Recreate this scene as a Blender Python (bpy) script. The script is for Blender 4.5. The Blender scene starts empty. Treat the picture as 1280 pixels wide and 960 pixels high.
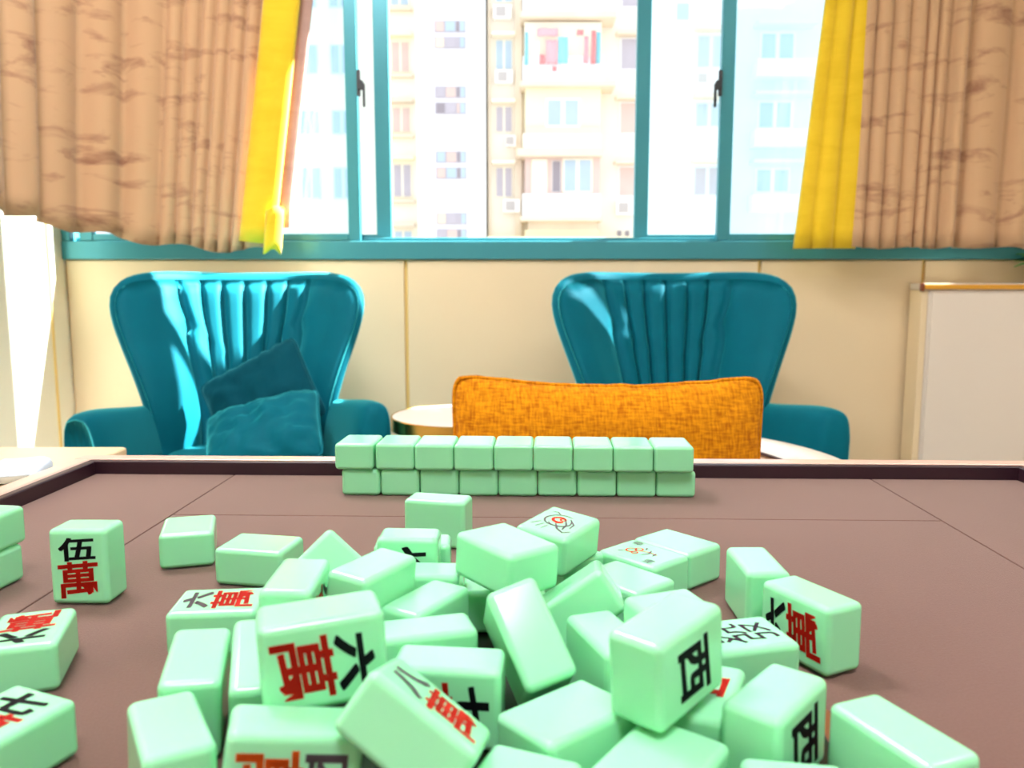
import bpy, bmesh, math, random
from mathutils import Vector, Matrix, noise
random.seed(7)
SC = bpy.context.scene
COL = SC.collection

# ------------------------------------------------------------------ camera, world, sun, added lamps, exposure
TZ = 0.78                       # height of the felt
F_PX, PITCH, CAM_H = 1015.0, 7.05, TZ + 0.173
cam_d = bpy.data.cameras.new('camera')
cam_d.sensor_width = 36.0
cam_d.lens = 36.0 * F_PX / 1280.0
cam_d.clip_start = 0.01
cam_d.clip_end = 300
cam_d.dof.use_dof = True
cam_d.dof.focus_distance = 0.55
cam_d.dof.aperture_fstop = 13.0
cam = bpy.data.objects.new('camera', cam_d)
cam.location = (0, 0, CAM_H)
cam.rotation_euler = (math.radians(90 - PITCH), 0, 0)
COL.objects.link(cam)
SC.camera = cam

world = bpy.data.worlds.new('world')
SC.world = world
world.use_nodes = True
bg = world.node_tree.nodes['Background']
bg.inputs[0].default_value = (0.86, 0.93, 1.0, 1)
bg.inputs[1].default_value = 1.35

SUN_AZ, SUN_EL = 20.5, 44.0     # degrees inward from the window wall, degrees above the horizon
sun_d = bpy.data.lights.new('sun', 'SUN')
sun_d.energy = 60.0
sun_d.color = (1.0, 0.95, 0.86)
sun_d.angle = math.radians(0.6)
sun = bpy.data.objects.new('sun', sun_d)
_a, _e = math.radians(SUN_AZ), math.radians(SUN_EL)
sun.rotation_euler = Vector((-math.cos(_a) * math.cos(_e), -math.sin(_a) * math.cos(_e), -math.sin(_e))).to_track_quat('-Z', 'Y').to_euler()
sun.location = (8, 6, 9)
COL.objects.link(sun)
FILL_W = 25.0  # base power of the added fill lamps overhead
FILL_COL = (0.98, 0.98, 1.0)

vs = SC.view_settings
vs.view_transform = 'Standard'
vs.look = 'None'
vs.exposure = 0.5
vs.gamma = 1.0
vs.use_curve_mapping = False
SC.cycles.use_denoising = True
SC.cycles.max_bounces = 10
SC.cycles.diffuse_bounces = 6
SC.cycles.transparent_max_bounces = 16
SC.cycles.caustics_reflective = False
SC.cycles.caustics_refractive = False

# ------------------------------------------------------------------ materials
def lin(c):
    return tuple(((v / 255) / 12.92 if v / 255 <= .04045 else ((v / 255 + .055) / 1.055) ** 2.4) for v in c) + (1.0,)
def new_mat(name):
    m = bpy.data.materials.new(name); m.use_nodes = True
    nt = m.node_tree
    return m, nt, nt.nodes['Principled BSDF']
def mat(name, rgb, rough=.5, metal=0, spec=.5, noise_amt=0, noise_scale=8, bump=0, bump_scale=200, sub=0, sub_r=.004, sheen=0, emis=None, coat=0, stretch=(1, 1, 1), sheen_col=None):
    m, nt, b = new_mat(name)
    c = lin(rgb)
    b.inputs['Base Color'].default_value = c
    b.inputs['Roughness'].default_value = rough
    b.inputs['Metallic'].default_value = metal
    b.inputs['Specular IOR Level'].default_value = spec
    if coat:
        b.inputs['Coat Weight'].default_value = coat
        b.inputs['Coat Roughness'].default_value = .12
    if sub:
        b.inputs['Subsurface Weight'].default_value = sub
        b.inputs['Subsurface Radius'].default_value = (1, 1.2, .6)
        b.inputs['Subsurface Scale'].default_value = sub_r
    if sheen:
        b.inputs['Sheen Weight'].default_value = sheen
        b.inputs['Sheen Roughness'].default_value = .35
        b.inputs['Sheen Tint'].default_value = sheen_col or c
    if emis:
        b.inputs['Emission Color'].default_value = lin(emis[0]); b.inputs['Emission Strength'].default_value = emis[1]
    L = nt.links
    if noise_amt or bump:
        tc = nt.nodes.new('ShaderNodeTexCoord'); mp = nt.nodes.new('ShaderNodeMapping')
        mp.inputs['Scale'].default_value = stretch
        L.new(tc.outputs['Object'], mp.inputs['Vector'])
    if noise_amt:
        n = nt.nodes.new('ShaderNodeTexNoise'); n.inputs['Scale'].default_value = noise_scale; n.inputs['Detail'].default_value = 5
        L.new(mp.outputs[0], n.inputs['Vector'])
        mx = nt.nodes.new('ShaderNodeMix'); mx.data_type = 'RGBA'
        mx.inputs[6].default_value = tuple(v * (1 - noise_amt) for v in c[:3]) + (1,)
        mx.inputs[7].default_value = tuple(min(1, v * (1 + noise_amt)) for v in c[:3]) + (1,)
        L.new(n.outputs['Fac'], mx.inputs[0]); L.new(mx.outputs[2], b.inputs['Base Color'])
    if bump:
        n2 = nt.nodes.new('ShaderNodeTexNoise'); n2.inputs['Scale'].default_value = bump_scale; n2.inputs['Detail'].default_value = 3
        L.new(mp.outputs[0], n2.inputs['Vector'])
        bp = nt.nodes.new('ShaderNodeBump'); bp.inputs['Strength'].default_value = bump; bp.inputs['Distance'].default_value = .002
        L.new(n2.outputs['Fac'], bp.inputs['Height']); L.new(bp.outputs[0], b.inputs['Normal'])
    return m

M = {}
M['tile'] = mat('mint_tile', (150, 226, 180), rough=.13, spec=.42, sub=.35, sub_r=.004, noise_amt=.02, noise_scale=30)
M['ink_black'] = mat('ink_black', (8, 9, 18), rough=.6, spec=.25)
M['ink_red'] = mat('ink_red', (205, 26, 8), rough=.6, spec=.25)
M['ink_orange'] = mat('ink_orange', (226, 92, 10), rough=.45)
M['ink_grey'] = mat('ink_grey', (92, 84, 92), rough=.5)
M['ink_purple'] = mat('ink_purple', (70, 40, 66), rough=.5)
M['rail_dark'] = mat('rail_dark', (46, 22, 34), rough=.35)
M['rail_top'] = mat('rail_top', (214, 178, 164), rough=.3, coat=.3)
M['table_body'] = mat('table_body', (120, 84, 66), rough=.4, noise_amt=.15, noise_scale=6, stretch=(1, 1, 8))
M['console'] = mat('console_black', (18, 10, 12), rough=.2)
M['console_ring'] = mat('console_brown', (120, 66, 36), rough=.3)
M['velvet'] = mat('teal_velvet', (0, 92, 110), rough=.65, spec=.08, sheen=1.0, sheen_col=(.12, .9, .93, 1), noise_amt=.12, noise_scale=14, bump=.1, bump_scale=350)
M['velvet_dark'] = mat('teal_velvet_dark', (0, 66, 82), rough=.8, spec=.08, sheen=.7, sheen_col=(.15, .7, .75, 1), noise_amt=.15, noise_scale=16, bump=.1, bump_scale=350)
M['leg_wood'] = mat('leg_wood', (92, 58, 36), rough=.4, noise_amt=.2, noise_scale=10, stretch=(6, 6, 1))
M['leather'] = mat('cream_leather', (226, 216, 206), rough=.32, noise_amt=.04, bump=.15, bump_scale=260)
M['leather_in'] = mat('tan_leather', (214, 186, 160), rough=.4, noise_amt=.04, bump=.15, bump_scale=260)
M['piping_dark'] = mat('piping_dark', (70, 50, 52), rough=.5)
M['marble'] = mat('white_tabletop', (240, 236, 232), rough=.15, noise_amt=.03, noise_scale=5)
M['gold'] = mat('brushed_gold', (214, 166, 84), rough=.22, metal=1, bump=.1, bump_scale=60, stretch=(1, 1, 12))
M['black_metal'] = mat('black_metal', (16, 15, 15), rough=.35, metal=.6)
M['wall'] = mat('cream_wall', (226, 204, 170), rough=.45, noise_amt=.015, noise_scale=3, bump=.05, bump_scale=60)
M['wall_left'] = mat('cream_plaster', (246, 240, 222), rough=.6, noise_amt=.015, noise_scale=3)
M['trim'] = mat('golden_trim', (236, 204, 128), rough=.35)
M['ceiling'] = mat('ceiling_white', (244, 244, 244), rough=.8)
M['floor'] = mat('floor_tile', (186, 182, 176), rough=.3, noise_amt=.06, noise_scale=3)
M['frame'] = mat('teal_frame', (58, 138, 152), rough=.32, metal=.25, noise_amt=.02, bump=.04, bump_scale=40)
M['handle'] = mat('dark_handle', (60, 62, 66), rough=.4, metal=.5)
M['cabinet'] = mat('white_cabinet', (222, 210, 200), rough=.2, coat=.3)
M['cabinet_edge'] = mat('cabinet_edge', (212, 150, 40), rough=.3)
M['knob_brown'] = mat('edge_cap', (120, 50, 24), rough=.4)
M['side_wood'] = mat('pale_wood', (226, 200, 160), rough=.4, noise_amt=.08, noise_scale=5, stretch=(1, 10, 1))
M['tissue'] = mat('tissue_white', (206, 220, 240), rough=.6)
M['tissue_blue'] = mat('tissue_blue', (40, 110, 190), rough=.5)
M['leaf'] = mat('leaf_green', (70, 150, 40), rough=.4, noise_amt=.2)
M['pot'] = mat('pot_white', (232, 228, 220), rough=.3)
M['soil'] = mat('soil', (60, 42, 30), rough=.9)
M['lamp_body'] = mat('lamp_white', (240, 240, 238), rough=.4)
M['diffuser'] = mat('fill_diffuser', (255, 250, 240), rough=.5, emis=((255, 240, 220), 3.0))
M['b_white'] = mat('facade_white', (246, 246, 246), rough=.8)
M['b_beige'] = mat('facade_beige', (236, 228, 214), rough=.85, noise_amt=.08, noise_scale=.8)
M['b_cream'] = mat('facade_cream', (246, 238, 218), rough=.85, noise_amt=.06, noise_scale=.6)
M['b_tan'] = mat('ledge_tan', (228, 212, 190), rough=.85, noise_amt=.12, noise_scale=1)
M['b_pale'] = mat('facade_pale', (226, 238, 244), rough=.85, noise_amt=.05, noise_scale=.5)
M['b_yellow'] = mat('ledge_yellow', (246, 236, 200), rough=.8)
M['b_win'] = mat('far_window', (184, 176, 184), rough=.4, noise_amt=.1, noise_scale=1.2)
M['b_winblue'] = mat('far_window_blue', (178, 196, 210), rough=.4, noise_amt=.1, noise_scale=1.2)
M['b_winred'] = mat('far_window_rust', (214, 188, 178), rough=.5, noise_amt=.12, noise_scale=1.2)
M['b_dark'] = mat('far_opening', (150, 140, 146), rough=.6)
M['ac'] = mat('ac_white', (244, 240, 236), rough=.5)
M['ac_fan'] = mat('ac_fan', (190, 182, 178), rough=.6)
M['cloth_pink'] = mat('laundry_pink', (240, 176, 182), rough=.9)
M['cloth_cyan'] = mat('laundry_cyan', (150, 212, 222), rough=.9)
M['cloth_red'] = mat('laundry_red', (238, 150, 150), rough=.9)
M['cloth_white'] = mat('laundry_white', (250, 246, 246), rough=.9)
M['street'] = mat('street_grey', (84, 84, 84), rough=.9, noise_amt=.1, noise_scale=.3)

def felt_mat():
    m, nt, b = new_mat('mauve_felt'); L = nt.links
    tc = nt.nodes.new('ShaderNodeTexCoord')
    n = nt.nodes.new('ShaderNodeTexNoise'); n.inputs['Scale'].default_value = 900; n.inputs['Detail'].default_value = 4
    n2 = nt.nodes.new('ShaderNodeTexNoise'); n2.inputs['Scale'].default_value = 5; n2.inputs['Detail'].default_value = 3
    L.new(tc.outputs['Object'], n.inputs['Vector']); L.new(tc.outputs['Object'], n2.inputs['Vector'])
    r = nt.nodes.new('ShaderNodeValToRGB'); r.color_ramp.elements[0].color = lin((96, 66, 58)); r.color_ramp.elements[1].color = lin((114, 82, 75))
    r.color_ramp.elements[0].position = .3; r.color_ramp.elements[1].position = .7
    mx = nt.nodes.new('ShaderNodeMath'); mx.operation = 'ADD'; mx.inputs[1].default_value = 0
    md = nt.nodes.new('ShaderNodeMath'); md.operation = 'MULTIPLY_ADD'; md.inputs[1].default_value = .45; md.inputs[2].default_value = .28
    L.new(n.outputs['Fac'], md.inputs[0])
    ad = nt.nodes.new('ShaderNodeMath'); ad.operation = 'MULTIPLY_ADD'; ad.inputs[1].default_value = .4
    L.new(n2.outputs['Fac'], ad.inputs[0]); L.new(md.outputs[0], ad.inputs[2])
    sb = nt.nodes.new('ShaderNodeMath'); sb.operation = 'SUBTRACT'; sb.inputs[1].default_value = .2
    L.new(ad.outputs[0], sb.inputs[0]); L.new(sb.outputs[0], r.inputs[0]); L.new(r.outputs[0], b.inputs['Base Color'])
    b.inputs['Roughness'].default_value = .85; b.inputs['Specular IOR Level'].default_value = .25
    b.inputs['Sheen Weight'].default_value = .5; b.inputs['Sheen Roughness'].default_value = .4; b.inputs['Sheen Tint'].default_value = (1, .95, 1, 1)
    bp = nt.nodes.new('ShaderNodeBump'); bp.inputs['Strength'].default_value = .25; bp.inputs['Distance'].default_value = .0006
    L.new(n.outputs['Fac'], bp.inputs['Height']); L.new(bp.outputs[0], b.inputs['Normal'])
    nt.nodes.remove(mx)
    return m
M['felt'] = felt_mat()

def weave_mat():
    m, nt, b = new_mat('orange_weave'); L = nt.links
    tc = nt.nodes.new('ShaderNodeTexCoord')
    def nz(sx, sz, sc):
        mp = nt.nodes.new('ShaderNodeMapping'); mp.inputs['Scale'].default_value = (sx, 1, sz); L.new(tc.outputs['Object'], mp.inputs['Vector'])
        n = nt.nodes.new('ShaderNodeTexNoise'); n.inputs['Scale'].default_value = sc; n.inputs['Detail'].default_value = 2; L.new(mp.outputs[0], n.inputs['Vector']); return n
    a = nz(1, 6, 55); c = nz(6, 1, 55)
    ad = nt.nodes.new('ShaderNodeMath'); ad.operation = 'ADD'; L.new(a.outputs['Fac'], ad.inputs[0]); L.new(c.outputs['Fac'], ad.inputs[1])
    hf = nt.nodes.new('ShaderNodeMath'); hf.operation = 'MULTIPLY'; hf.inputs[1].default_value = .5; L.new(ad.outputs[0], hf.inputs[0])
    r = nt.nodes.new('ShaderNodeValToRGB')
    r.color_ramp.elements[0].position = .36; r.color_ramp.elements[0].color = lin((160, 88, 1))
    r.color_ramp.elements[1].position = .6; r.color_ramp.elements[1].color = lin((212, 138, 10))
    L.new(hf.outputs[0], r.inputs[0]); L.new(r.outputs[0], b.inputs['Base Color'])
    b.inputs['Roughness'].default_value = .9; b.inputs['Specular IOR Level'].default_value = .15
    bp = nt.nodes.new('ShaderNodeBump'); bp.inputs['Strength'].default_value = .4; bp.inputs['Distance'].default_value = .002
    L.new(hf.outputs[0], bp.inputs['Height']); L.new(bp.outputs[0], b.inputs['Normal'])
    return m
M['weave'] = weave_mat()

def curtain_mat(name, base, mark, amount, transl):
    m, nt, b = new_mat(name); L = nt.links
    out = nt.nodes['Material Output']
    tc = nt.nodes.new('ShaderNodeTexCoord')
    mp = nt.nodes.new('ShaderNodeMapping'); mp.inputs['Scale'].default_value = (1.2, 1.2, 4.2); L.new(tc.outputs['Object'], mp.inputs['Vector'])
    n = nt.nodes.new('ShaderNodeTexNoise'); n.inputs['Scale'].default_value = 4.5; n.inputs['Detail'].default_value = 6; n.inputs['Roughness'].default_value = .6; n.inputs['Distortion'].default_value = .5
    L.new(mp.outputs[0], n.inputs['Vector'])
    r = nt.nodes.new('ShaderNodeValToRGB')
    r.color_ramp.elements[0].position = .30; r.color_ramp.elements[0].color = lin(mark)
    r.color_ramp.elements[1].position = .30 + amount; r.color_ramp.elements[1].color = lin(base)
    L.new(n.outputs['Fac'], r.inputs[0]); L.new(r.outputs[0], b.inputs['Base Color'])
    b.inputs['Roughness'].default_value = .8; b.inputs['Specular IOR Level'].default_value = .2
    b.inputs['Sheen Weight'].default_value = .25
    n2 = nt.nodes.new('ShaderNodeTexNoise'); n2.inputs['Scale'].default_value = 420
    L.new(tc.outputs['Object'], n2.inputs['Vector'])
    bp = nt.nodes.new('ShaderNodeBump'); bp.inputs['Strength'].default_value = .15; bp.inputs['Distance'].default_value = .002
    L.new(n2.outputs['Fac'], bp.inputs['Height']); L.new(bp.outputs[0], b.inputs['Normal'])
    t = nt.nodes.new('ShaderNodeBsdfTranslucent'); L.new(r.outputs[0], t.inputs[0])
    mx = nt.nodes.new('ShaderNodeMixShader'); mx.inputs[0].default_value = transl
    L.new(b.outputs[0], mx.inputs[1]); L.new(t.outputs[0], mx.inputs[2]); L.new(mx.outputs[0], out.inputs[0])
    return m
M['curtain'] = curtain_mat('tan_curtain', (208, 168, 130), (158, 112, 86), .17, .12)
M['curtain_yellow'] = curtain_mat('yellow_curtain', (236, 198, 44), (226, 186, 30), .3, .08)
M['lining'] = curtain_mat('mauve_lining', (196, 160, 150), (180, 144, 136), .3, .2)

def glass_mat():
    m, nt, b = new_mat('window_glass'); L = nt.links; out = nt.nodes['Material Output']
    t = nt.nodes.new('ShaderNodeBsdfTransparent'); t.inputs[0].default_value = (.90, .96, .98, 1)
    g = nt.nodes.new('ShaderNodeBsdfGlossy'); g.inputs['Roughness'].default_value = .03
    d = nt.nodes.new('ShaderNodeBsdfTranslucent'); d.inputs[0].default_value = (.9, .97, 1, 1)
    f = nt.nodes.new('ShaderNodeFresnel')
    ge = nt.nodes.new('ShaderNodeNewGeometry'); mr = nt.nodes.new('ShaderNodeMapRange')   # same reflectance on both faces of the thin pane
    mr.inputs['To Min'].default_value = 1.45; mr.inputs['To Max'].default_value = 1 / 1.45
    L.new(ge.outputs['Backfacing'], mr.inputs['Value']); L.new(mr.outputs[0], f.inputs[0])
    m1 = nt.nodes.new('ShaderNodeMixShader'); m1.inputs[0].default_value = .015
    L.new(t.outputs[0], m1.inputs[1]); L.new(d.outputs[0], m1.inputs[2])
    m2 = nt.nodes.new('ShaderNodeMixShader'); L.new(f.outputs[0], m2.inputs[0]); L.new(m1.outputs[0], m2.inputs[1]); L.new(g.outputs[0], m2.inputs[2])
    L.new(m2.outputs[0], out.inputs[0]); nt.nodes.remove(b)
    return m
M['glass'] = glass_mat()

# ------------------------------------------------------------------ helpers
def link(name, me, m, parent=None, loc=None, smooth=False):
    o = bpy.data.objects.new(name, me); COL.objects.link(o)
    if m is not None and not me.materials: me.materials.append(M[m] if isinstance(m, str) else m)
    if parent is not None: o.parent = parent
    if loc is not None: o.location = loc
    if smooth:
        for p in me.polygons: p.use_smooth = True
    return o
def tag(o, label=None, cat=None, group=None, kind=None):
    if label: o['label'] = label
    if cat: o['category'] = cat
    if group: o['group'] = group
    if kind: o['kind'] = kind
    return o
def thing(name, label, cat, loc=(0, 0, 0), rz=0, group=None):
    o = bpy.data.objects.new(name, None); COL.objects.link(o)
    o.location = loc; o.rotation_euler = (0, 0, rz); o.empty_display_size = .05
    return tag(o, label, cat, group)
def bm_mesh(name, bm):
    me = bpy.data.meshes.new(name); bm.normal_update(); bm.to_mesh(me); bm.free(); return me
def pyd(name, v, f):
    me = bpy.data.meshes.new(name); me.from_pydata(v, [], f); me.update(); return me
def rbox_mesh(name, sx, sy, sz, r=.002, seg=2, c=(0, 0, 0)):
    """box with rounded edges and exact normals, centred on c"""
    bm = bmesh.new(); bmesh.ops.create_cube(bm, size=1)
    bmesh.ops.scale(bm, vec=(sx, sy, sz), verts=bm.verts)
    r = min(r, sx * .49, sy * .49, sz * .49)
    if r > 0: bmesh.ops.bevel(bm, geom=list(bm.edges), offset=r, segments=seg, profile=.5, affect='EDGES')
    h = Vector((sx / 2 - r, sy / 2 - r, sz / 2 - r)); nor = []
    for v in bm.verts:
        k = Vector([max(-h[i], min(h[i], v.co[i])) for i in range(3)])
        d = v.co - k
        nor.append(d.normalized() if d.length > 1e-9 else Vector((0, 0, 1)))
    bm.verts.index_update()
    bmesh.ops.translate(bm, vec=c, verts=bm.verts)
    me = bm_mesh(name, bm)
    if r > 0:
        for p in me.polygons: p.use_smooth = True
        me.normals_split_custom_set_from_vertices([tuple(n) for n in nor])
    return me
def box(name, x0, x1, y0, y1, z0, z1, m, parent=None, r=0.0, seg=2):
    c = ((x0 + x1) / 2, (y0 + y1) / 2, (z0 + z1) / 2)
    return link(name, rbox_mesh(name, abs(x1 - x0), abs(y1 - y0), abs(z1 - z0), r, seg, c), m, parent)
def grid_mesh(name, fn, nu, nv, close_u=False):
    v = [fn(i / (nu if close_u else nu - 1), j / (nv - 1)) for j in range(nv) for i in range(nu)]
    f = []
    for j in range(nv - 1):
        for i in range(nu if close_u else nu - 1):
            a = j * nu + i; b = j * nu + (i + 1) % nu
            f.append((a, b, b + nu, a + nu))
    return pyd(name, v, f)
def lathe(name, prof, seg, m, parent=None, loc=(0, 0, 0), smooth=True, caps=True):
    n = len(prof); v = []; f = []
    for i in range(seg):
        a = 2 * math.pi * i / seg
        for r, z in prof: v.append((r * math.cos(a), r * math.sin(a), z))
    for i in range(seg):
        j = (i + 1) % seg
        for k in range(n - 1): f.append((i * n + k, j * n + k, j * n + k + 1, i * n + k + 1))
    if caps:
        f.append(tuple(i * n + n - 1 for i in range(seg))); f.append(tuple(reversed([i * n for i in range(seg)])))
    me = pyd(name, v, f); o = link(name, me, m, parent, loc)
    if smooth:
        for p in me.polygons: p.use_smooth = len(p.vertices) == 4
        o.modifiers.new('edge', 'EDGE_SPLIT').split_angle = math.radians(40)
    return o
def tube_mesh(name, pts, r, seg=8, closed=False):
    v = []; f = []; n = len(pts); pts = [Vector(p) for p in pts]
    rr = r if isinstance(r, (list, tuple)) else [r] * n
    up = None
    for i, p in enumerate(pts):
        a = pts[i - 1] if (i > 0 or closed) else p; b = pts[(i + 1) % n] if (i < n - 1 or closed) else p
        t = (b - a).normalized()
        if up is None: up = t.orthogonal().normalized()
        up = (up - t * up.dot(t)).normalized(); s = t.cross(up)
        for k in range(seg):
            q = 2 * math.pi * k / seg
            v.append(tuple(p + (up * math.cos(q) + s * math.sin(q)) * rr[i]))
    m_ = n if closed else n - 1
    for i in range(m_):
        j = (i + 1) % n
        for k in range(seg):
            l = (k + 1) % seg
            f.append((i * seg + k, i * seg + l, j * seg + l, j * seg + k))
    if not closed:
        f.append(tuple(reversed(range(seg)))); f.append(tuple((n - 1) * seg + k for k in range(seg)))
    me = pyd(name, v, f)
    for p in me.polygons: p.use_smooth = len(p.vertices) == 4
    return me
def tube(name, pts, r, m, parent=None, seg=8, closed=False):
    return link(name, tube_mesh(name, pts, r, seg, closed), m, parent)
def at(px, py, Y):
    """point seen at photo pixel (px, py) at distance Y in front of the camera"""
    p = math.radians(PITCH); a = (px - 640) / F_PX; b = -(py - 480) / F_PX
    t = Y / (math.cos(p) + b * math.sin(p))
    return a * t, CAM_H + (-math.sin(p) + b * math.cos(p)) * t

# ------------------------------------------------------------------ room
WY = 2.80            # inner face of the window wall
XL, XR, YB, ZC = -1.527, 3.0, -2.6, 2.75
def structure(o): o['kind'] = 'structure'; return o
structure(box('floor', XL - .1, XR + .1, YB - .1, WY + .12, -.05, 0, 'floor'))
structure(box('ceiling', XL - .1, XR + .1, YB - .1, WY + .12, ZC, ZC + .05, 'ceiling'))
structure(box('wall_right', XR, XR + .1, YB, WY + .12, 0, ZC, 'wall_left'))
structure(box('wall_back', XL, XR, YB - .1, YB, 0, ZC, 'wall_left'))
wl = structure(box('wall_left', XL - .1, XL, YB, WY + .12, 0, ZC, 'wall_left'))
box('corner_trim', XL - .001, XL + .004, 2.695, 2.705, 0, ZC, 'trim', wl)
ZS, ZW = 1.035, 2.48         # underside of the window frame, its top
XW = 2.05                    # right end of the window
wf = bpy.data.objects.new('wall_front', None); COL.objects.link(wf); structure(wf)
box('wall_base', XL, XR, WY + .012, WY + .12, 0, ZS, 'trim', wf)
box('lintel', XL, XR, WY, WY + .12, ZW, ZC, 'wall', wf)
box('pier', XW, XR, WY, WY + .12, ZS, ZW, 'wall', wf)
seams = [XL, -.363, .846, 1.406, 2.2, XR]
for a, b in zip(seams[:-1], seams[1:]):
    box('panel', a + .006, b - .006, WY, WY + .013, 0, ZS - .004, 'wall', wf, r=.002, seg=1)

# ------------------------------------------------------------------ sliding window
win = bpy.data.objects.new('window_1', None); COL.objects.link(win); structure(win)
win.location = (0, 0, 0)
def frame_box(n, x0, x1, y0, y1, z0, z1, par): return box(n, x0, x1, y0, y1, z0, z1, 'frame', par, r=.003, seg=2)
FB = 1.096                    # top of the bottom frame member
frame_box('frame_bottom', XL, XW, WY - .015, WY + .10, ZS, FB, win)
frame_box('frame_track', XL, XW, WY + .03, WY + .036, FB - .002, FB + .014, win)
frame_box('frame_top', XL, XW, WY - .015, WY + .10, ZW - .06, ZW, win)
frame_box('frame_side', XL, XL + .03, WY - .012, WY + .10, FB, ZW - .06, win)
frame_box('frame_side', XW - .04, XW, WY - .012, WY + .10, FB, ZW - .06, win)
def sash(x0, x1, y, lw, rw, hx=None, hs=1):
    z0, z1 = FB + .001, ZW - .062
    me = bmesh.new()
    def add(a, b, c, d):
        r = bmesh.ops.create_cube(me, size=1)['verts']
        bmesh.ops.scale(me, vec=(b - a, .028, d - c), verts=r)
        bmesh.ops.translate(me, vec=((a + b) / 2, y, (c + d) / 2), verts=r)
    add(x0, x0 + lw, z0, z1); add(x1 - rw, x1, z0, z1)
    add(x0 + lw, x1 - rw, z0, z0 + .024); add(x0 + lw, x1 - rw, z1 - .035, z1)
    bmesh.ops.bevel(me, geom=list(me.edges), offset=.002, segments=1, affect='EDGES')
    s = link('sash', bm_mesh('sash', me), 'frame', win)
    box('pane', x0 + lw - .004, x1 - rw + .004, y - .002, y + .002, z0 + .02, z1 - .03, 'glass', s)
    if hx is not None:
        zc = at(447, 107, WY)[1]
        bm = bmesh.new()
        def hb(cx, cy, cz, sx, sy, sz, rot=0):
            r = bmesh.ops.create_cube(bm, size=1)['verts']; bmesh.ops.scale(bm, vec=(sx, sy, sz), verts=r)
            bmesh.ops.rotate(bm, verts=r, cent=(0, 0, 0), matrix=Matrix.Rotation(rot, 3, 'Y')); bmesh.ops.translate(bm, vec=(cx, cy, cz), verts=r)
        hb(hx, y - .02, zc + .006, .012, .014, .085); hb(hx + hs * .008, y - .028, zc - .002, .018, .016, .03)
        hb(hx + hs * .019, y - .034, zc - .036, .009, .010, .078)
        bmesh.ops.bevel(bm, geom=list(bm.edges), offset=.0025, segments=2, affect='EDGES')
        link('handle', bm_mesh('handle', bm), 'handle', s)
sash(-1.47, -.513, WY + .012, .045, .042, hx=-.508, hs=1)
sash(-1.30, -.414, WY + .055, .045, .052)
sash(.42, 1.34, WY + .055, .048, .045)
sash(.695, 1.62, WY + .012, .045, .045, hx=.690, hs=-1)
sash(1.33, 2.0, WY + .055, .045, .045)

# ------------------------------------------------------------------ ceiling lamps added out of view to brighten the room
def added_ceiling_light(x, y, label, w):
    t = thing('added_ceiling_light', label, 'ceiling light', (x, y, ZC), 0, 'added unseen ceiling lights')
    box('housing', -.32, .32, -.32, .32, -.05, 0, 'lamp_body', t, r=.006)
    box('diffuser', -.29, .29, -.29, .29, -.056, -.046, 'diffuser', t, r=.004)
    ld = bpy.data.lights.new('added_fill_light', 'AREA'); ld.shape = 'SQUARE'; ld.size = .56; ld.energy = w; ld.color = FILL_COL
    lo = bpy.data.objects.new('added_fill_light', ld); lo.location = (0, 0, -.062); lo.parent = t; COL.objects.link(lo)
added_ceiling_light(.05, -.55, 'added unseen ceiling light above the near side of the mahjong table', FILL_W)
added_ceiling_light(1.7, .6, 'added unseen ceiling light over the right side of the room', FILL_W * .4)
added_ceiling_light(-.8, 1.2, 'added unseen ceiling light in front of the teal armchairs', FILL_W * 1.15)

# ------------------------------------------------------------------ curtains
def curtain_path(pts):
    """returns f(s)->(point, normal) for s in metres along a smooth plan polyline"""
    P = [Vector((a, b)) for a, b in pts]; d = [0]
    for i in range(1, len(P)): d.append(d[-1] + (P[i] - P[i - 1]).length)
    def f(s):
        s = max(0, min(d[-1] - 1e-6, s)); i = max(k for k in range(len(d) - 1) if d[k] <= s)
        t = (s - d[i]) / (d[i + 1] - d[i])
        p0 = P[max(i - 1, 0)]; p1 = P[i]; p2 = P[i + 1]; p3 = P[min(i + 2, len(P) - 1)]
        q = .5 * ((2 * p1) + (p2 - p0) * t + (2 * p0 - 5 * p1 + 4 * p2 - p3) * t * t + (3 * p1 - p0 - 3 * p2 + p3) * t ** 3)
        tg = (.5 * ((p2 - p0) + 2 * (2 * p0 - 5 * p1 + 4 * p2 - p3) * t + 3 * (3 * p1 - p0 - 3 * p2 + p3) * t * t)).normalized()
        return q, Vector((tg.y, -tg.x))
    return f, d[-1]
ZT = 2.62
def cloth_strip(name, m, parent, path, folds, lean, hem, zt=ZT, nz=26, off=0.0, thick=.002):
    """folds: list of (s0, s1, depth, power); cloth bulges into the room between the creases at s0 and s1"""
    f, Lp = curtain_path(path)
    S = []
    for (a, b, dp, pw) in folds:
        n = 10
        for k in range(n): S.append((a + (b - a) * k / n, dp * abs(math.sin(math.pi * k / n)) ** pw))
    S.append((folds[-1][1], 0))
    v = []; nu = len(S)
    for j in range(nz):
        tz = j / (nz - 1)
        for (s, dp) in S:
            q, n = f(s); h = hem(s); z = h + (zt - h) * tz
            amp = dp * (1.0 - .25 * tz) + off
            wob = .004 * noise.noise(Vector((s * 9, z * 2.2, 3.1)))
            p = q + n * (amp + wob)
            v.append((p.x + lean(s) * (z - 1.08), p.y, z))
    fc = [(j * nu + i, j * nu + i + 1, (j + 1) * nu + i + 1, (j + 1) * nu + i) for j in range(nz - 1) for i in range(nu - 1)]
    me = pyd(name, v, fc); o = link(name, me, m, parent, smooth=True)
    so = o.modifiers.new('thickness', 'SOLIDIFY'); so.thickness = thick; so.offset = -1
    return o
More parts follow.
